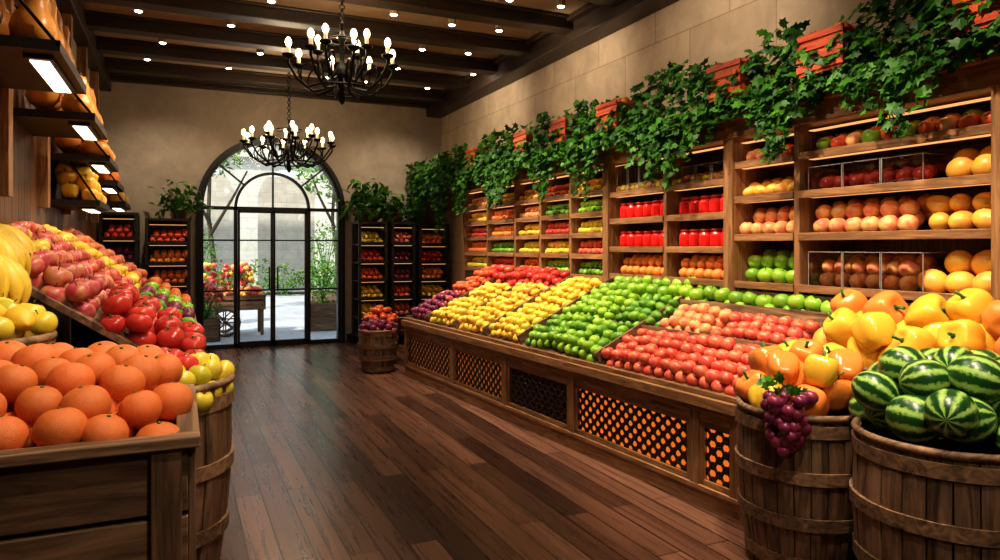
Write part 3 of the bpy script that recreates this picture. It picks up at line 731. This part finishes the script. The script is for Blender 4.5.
lp(['plum'],5.42,6.1,0,.4,.05); lp(['lemon'],5.82,6.6,.4,1.02,.05); lp(['green_apple'],6.12,7,0,.4,.05); lp(['pink_apple','orange'],6.62,7.9,.4,1.02,.05); lp('orange',7.02,7.9,0,.4,.05)
mb=MB(); TB=T_banana()
for (bx,by,bz,rz,n,el) in ((-.84,3.30,1.50,-.35,7,-.05),(-.82,3.62,1.56,-.25,7,0.),(-.88,3.02,1.48,-.3,7,0.),(-.84,3.9,1.6,-.2,7,.05),(-.76,3.42,1.48,-.35,6,0.15),(-.9,3.48,1.6,-.4,6,-.1)):
    for ly in range(2):
        for i in range(n-ly):
            f=(i-(n-ly-1)/2)*.24
            mb.add(TB,(bx,by,bz-ly*.035),rot(0,0,rz+f)@rot(U(-.2,.2),el+ly*.3+U(-.05,.05),0),.105,[F['banana']])
    mb.add(tube([(bx-.04,by,bz+.04),(bx+.02,by,bz-.01)],[.018,.025],8),mats=[M['stem']])
mb.build('banana_bunches')
def wall_box(xr,y0,y1,z,kind_,r,rows=2):
    root=bpy.data.objects.new('hanging_display_shelf',None); scene.collection.objects.link(root)
    mb=MB(); B=M['rack']
    mb.box(XL+.02,xr,y0,y1,z-.025,z,B); mb.box(xr-.015,xr,y0,y1,z,z+.025,B); mb.box(XL+.02,xr,y0,y0+.02,z,z+.025,B); mb.box(XL+.02,xr,y1-.02,y1,z,z+.025,B)
    mb.box(xr-.16,xr-.04,y0+.1,y1-.1,z-.045,z-.025,B)
    mb.box(xr-.14,xr-.06,y0+.14,y1-.14,z-.05,z-.045,M['lampstrip'])
    for y in (y0+.02,y1-.02): mb.add(tube([(xr-.02,y,z+.02),(XL+.03,y,z+.6)],.008,6),mats=[M['black']])
    mb.build('tray',parent=root)
    f=MB(); x=xr-.01-r
    i=0
    while x>XL+r and i<rows:
        y=y0+.02+r
        while y<y1-r*.9:
            put(f,kind_,(x,y,z+(r*1.48 if kind_=='butternut_squash' else r*.85)+i*r*.6),r,'md',.12)
            if kind_!='butternut_squash':
                if y<y1-2.2*r:
                    put(f,kind_,(x-r*.5,y+r,z+r*2.3+i*r*.6),r,'md',.5)
                    if y>y0+2*r: put(f,kind_,(x-r*.9,y,z+r*3.6+i*r*.3),r,'md',.5)
            y+=2.02*r
        x-=2*r; i+=1
    f.build('produce',parent=root)
wall_box(-.50,3.75,4.75,2.42,'butternut_squash',.11); wall_box(-.50,5.2,6.1,2.34,'butternut_squash',.1,3); wall_box(-.52,6.5,7.4,2.22,'orange_pumpkin',.1,3)
wall_box(-.55,7.7,8.6,2.12,'orange_pepper',.09,3); wall_box(-.55,8.8,9.7,1.98,'yellow_pepper',.08,3)
wall_box(-.6,6.6,7.5,1.86,'yellow_pepper',.07,3)
mb=MB()
for y in (3.5,4.97,6.3,7.55,8.7,9.85): mb.box(XL,XL+.09,y-.06,y+.06,1.8,ZC-.24,M['woodZ'])
y=YF
while y<YB-.1: mb.box(XL,XL+.02,y,y+.2,0,3.1,M['panelwood']); y+=.205
mb.box(XL,XL+.05,YF,YB,3.1,3.2,M['woodY']); mb.build('trim_wall_panelling')
# ------------------------------------------------------------------ racks at the back
def rack(x0,x1,y0,y1,h,kinds,n=6,r=.042,wd=None):
    root=bpy.data.objects.new('produce_rack',None); scene.collection.objects.link(root)
    mb=MB(); B=wd or M['rack']
    for x in (x0,x1-.04):
        for y in (y0,y1-.04): mb.box(x,x+.04,y,y+.04,0,h,B)
    mb.box(x0,x1,y0,y1,h,h+.03,B); mb.box(x0,x1,y1-.02,y1,.1,h,M['darkwood'])
    f=MB()
    for i in range(n):
        z=.15+(h-.2)*i/n
        mb.box(x0,x1,y0,y1,z,z+.02,B); mb.box(x0,x1,y0-.01,y0+.01,z,z+.05,B)
        mb.box(x0+.05,x1-.05,y0+.03,y0+.06,z+(h-.2)/n-.008,z+(h-.2)/n-.002,M['led'])
        k=kinds[i%len(kinds)]
        for j in range(3):
          for s in range(2):
            x=x0+.05+r+(r if s else 0)
            while x<x1-.04-r*.5: put(f,k,(x,y0+.03+r+(j+s*.5)*1.8*r,z+.02+r+j*r*.6+s*1.6*r),r,'lo'); x+=2.05*r
    mb.build('frame',parent=root); f.build('produce',parent=root)
rack(-.95,-.5,10.3,10.75,1.92,['plum','red_apple','plum','tangerine'])
rack(-.42,.13,10.3,10.75,1.85,['tangerine','lemon','orange_tomato','orange','tangerine','orange_tomato'])
rack(2.42,2.86,10.35,10.8,1.85,['lime','lemon','lemon','orange_tomato','red_apple','golden_apple'])
rack(2.92,3.3,10.35,10.8,1.85,['plum','pink_apple','orange_tomato','plum'])
rack(3.36,3.85,10.35,10.8,1.83,['tangerine','orange','lemon','tangerine','tomato','orange'])
def pplant(cx,cy,z,s,name,n=110,t=LEAF,size=.16):
    mb=MB()
    mb.add(revolve([(0,0),(.08,0),(.11,.16),(.12,.16),(.12,.19),(.1,.19),(.095,.15),(0,.15)],20),(cx,cy,z),None,s,[M['terr']])
    for i in range(n):
        a=U(0,6.28); el=U(-.2,1.3); L=U(.6,1.1)*s*.5
        p0=Vector((cx,cy,z+.15*s)); d=Vector((math.cos(a)*math.cos(el),math.sin(a)*math.cos(el),math.sin(el)))
        p=p0+d*L*U(.25,1.)
        if p.y>YB-.2: continue
        mb.add(t,tuple(p),rot(U(-1,.6),U(-.6,.6),U(-1.,1.)),size*s*U(.7,1.3),[M['fern']])
        if i%4==0: mb.add(tube([p0,p0+(p-p0)*.5,p],[.006,.005,.003],4),mats=[gs])
    mb.build(name)
pplant(0.0,10.5,1.88,.85,'potted_fern',190,LEAF,.22); pplant(2.62,10.5,1.88,1.1,'potted_fern',330,LEAF,.24); pplant(3.05,10.5,1.88,.8,'potted_fern',180,LEAF,.22)
# ------------------------------------------------------------------ ivy garland
mb=MB()
def clump(y): return .5+.5*math.sin(y*6.1+1.2*math.sin(y*2.1))
def iv(p,s): mb.add(IVY,p,rot(U(-.7,.5)-2.0,U(-.5,.5),U(-.9,.9)-math.pi/2),s,[M['ivy']])
def ivr(p,s): mb.add(IVY,p,rot(U(-1.5,0),U(-.8,.8),U(0,6.28)),s,[M['ivy']])
y=1.1
while y<10.85:
    c=.22+.78*clump(y)
    for _ in range(2): ivr((3.46+U(-.04,.36),y+U(-.05,.05),2.52+U(0,1)*(.06+.36*c)),U(.07,.12))
    for _ in range(5): iv((3.38+U(-.08,.06),y+U(-.05,.05),2.54+U(-.22,.34)*(.15+.85*c)),U(.07,.12))
    y+=.014
y=1.15
while y<10.8:
    c=clump(y); L=(.09+.40*c**1.3*U(.4,1.15))*(1.0 if y>3.5 else .8)
    if y>9: L*=1.5
    x=3.40+U(-.08,.03); yy=y; z=2.5
    P=[(x+.08,y,2.5)]
    while z>2.5-L:
        z-=.03; yy+=U(-.02,.02); P.append((x,yy,z))
        iv((x+U(-.05,.02),yy+U(-.04,.04),z),U(.06,.11))
    mb.add(tube(P,.004,4),mats=[gs]); y+=.033
mb.build('ivy_garland')
mb=MB()
ys=[y for y in np.arange(1.5,8.9,.02) if clump(y)<clump(y-.02) and clump(y)<=clump(y+.02)]
for y in ys:
    w=.15
    mb.box(3.33,3.35,y-w,y+w,2.5,2.72,M['redwick']); mb.box(3.62,3.64,y-w,y+w,2.5,2.72,M['redwick'])
    mb.box(3.35,3.62,y-w,y-w+.02,2.5,2.72,M['redwick']); mb.box(3.35,3.62,y+w-.02,y+w,2.5,2.72,M['redwick'])
    for z in (2.52,2.58,2.64,2.70): mb.box(3.318,3.33,y-w-.01,y+w+.01,z,z+.035,M['redwick'])
    for i in range(16): put(mb,random.choice(['tangerine','tomato','coral_apple']),(3.39+U(0,.18),y+U(-.12,.12),2.73),.045)
mb.build('wicker_planter_boxes')
# ------------------------------------------------------------------ chandeliers
def chandelier(cx,cy,z,R,n,energy):
    root=bpy.data.objects.new('chandelier',None); scene.collection.objects.link(root)
    mb=MB(); B=M['black']
    mb.add(revolve([(0,-.3),(.02,-.28),(.035,-.24),(.015,-.18),(.06,-.1),(.08,-.04),(.05,.02),(.02,.08),(.02,.24),(.04,.28),(.02,.32),(.012,.4),(0,.4)],16),(cx,cy,z),None,1,[B])
    for tier,(RR,zz,nn) in enumerate(((R,0,n),(R*.55,.1,n//2))):
        for i in range(nn):
            a=2*math.pi*(i+.5*tier)/nn; c,s=math.cos(a),math.sin(a)
            prof=[(.04,-.02),(.25,-.16),(.55,-.2),(.85,-.1),(1,.02),(1.0,.06)]
            P=[]
            for k in range(len(prof)-1):
                for q in range(3):
                    t=q/3; P.append((prof[k][0]*(1-t)+prof[k+1][0]*t,prof[k][1]*(1-t)+prof[k+1][1]*t))
            P.append(prof[-1])
            mb.add(tube([(cx+RR*p*c,cy+RR*p*s,z+zz+h) for p,h in P],.012,6),mats=[B])
            mb.add(tube([(cx+RR*(.6+.18*math.cos(t))*c,cy+RR*(.6+.18*math.cos(t))*s,z+zz-.06+.1*math.sin(t)) for t in np.linspace(-1.5,3.6,12)],.008,5),mats=[B])
            e=(cx+RR*c,cy+RR*s,z+zz+.06)
            mb.add(revolve([(0,0),(.02,0),(.05,.02),(.055,.035),(.02,.03),(0,.03)],12),e,None,1,[B])
            mb.add(revolve([(0,0),(.017,0),(.017,.07),(0,.07)],10),(e[0],e[1],e[2]+.03),None,1,[M['candle']])
            mb.add(revolve([(0,0),(.018,.005),(.028,.03),(.026,.05),(.012,.075),(0,.08)],10),(e[0],e[1],e[2]+.1),None,1,[M['bulb']])
    mb.add(torus(R*.62,.01,40,6),(cx,cy,z-.17),None,1,[B]); mb.add(torus(R*.3,.009,30,6),(cx,cy,z+.26),None,1,[B])
    zz=z+.41; i=0
    while zz<ZC-.06:
        mb.add(torus(.022,.005,10,5),(cx,cy,zz),rot(math.pi/2,0,(i%2)*math.pi/2),(1,1,1.5),[B]); zz+=.036; i+=1
    mb.add(revolve([(0,-.05),(.03,-.05),(.07,-.01),(.07,0),(0,0)],16),(cx,cy,ZC),None,1,[B])
    mb.build('body',parent=root)
    l=bpy.data.lights.new('chandelier_light','POINT'); l.energy=energy; l.color=(1,.78,.52); l.shadow_soft_size=.25
    o=bpy.data.objects.new('candle_light',l); o.location=(cx,cy,z+.35); scene.collection.objects.link(o); o.parent=root
chandelier(1.28,6.1,3.03,.45,8,30); chandelier(1.3,9.5,2.77,.56,12,32)
# ------------------------------------------------------------------ lights
def spot(x,y,z,tx,ty,tz,e,ang=75,col=(1,.83,.62),size=.04,blend=.8):
    l=bpy.data.lights.new('spotlight','SPOT'); l.energy=e; l.color=col; l.spot_size=math.radians(ang); l.spot_blend=blend; l.shadow_soft_size=size
    o=bpy.data.objects.new('ceiling_and_fill_spot',l); o.location=(x,y,z); o.rotation_euler=(Vector((tx,ty,tz))-Vector((x,y,z))).to_track_quat('-Z','Y').to_euler(); scene.collection.objects.link(o)  # shared by the ceiling spots and the added fill spots
for y in (1.8,3.0,4.2,5.4,6.6,7.8): spot(2.2,y,3.6,3.2,y+.1,1.1,220,74)
for y in (3.2,5.2,7.2): spot(1.3,y,3.3,3.55,y+.1,1.8,85,60)
for y in (2.2,3.8,5.4,7.0): spot(.9,y-.3,3.6,-.4,y,1.2,160,72)
for y in (5.6,7.6): spot(.6,y,3.2,-.8,y,2.4,45,75)
for y in (4,6.2,8.4): spot(2.9,y,3.5,3.95,y+.2,3.3,36,110)
spot(1.6,1.2,3.5,2.9,2.1,.9,160,55); spot(.6,1.0,3.5,-.3,2.5,1.,80,55)  # second one is an added fill lamp for the left foreground
spot(1.3,-.6,3.2,1.6,3.,.3,80,90)  # unseen fill lamp added behind the camera
spot(-.2,9.3,3.6,-.2,10.8,1.8,80,90); spot(3.0,9.3,3.6,3.0,10.8,1.8,90,90)  # added lamps that brighten the back racks, no fixture modelled
for y in (8.4,5.4): spot(1.3,y,3.6,1.3,y,0,100,100)
l=bpy.data.lights.new('s','SUN'); l.energy=5; l.angle=math.radians(2); l.color=(1,.93,.82)
o=bpy.data.objects.new('sun',l); o.rotation_euler=Vector((.75,.5,-1.0)).to_track_quat('-Z','Y').to_euler(); scene.collection.objects.link(o)
w=bpy.data.worlds.new('sky'); scene.world=w; w.use_nodes=True; nt=w.node_tree; bg=nt.nodes['Background']
bg.inputs[0].default_value=(.72,.86,1,1); bg.inputs[1].default_value=1.2
# ------------------------------------------------------------------ camera
cam=bpy.data.cameras.new('camera'); cam.lens=25.2; cam.sensor_width=36; cam.shift_y=-.033; cam.clip_start=.05
co=bpy.data.objects.new('camera',cam); co.location=(0,0,1.5); co.rotation_euler=(math.pi/2,0,-math.atan(320/700)); scene.collection.objects.link(co); scene.camera=co
scene.view_settings.view_transform='Standard'
try: scene.view_settings.look='Medium High Contrast'
except Exception: pass
scene.view_settings.exposure=.22
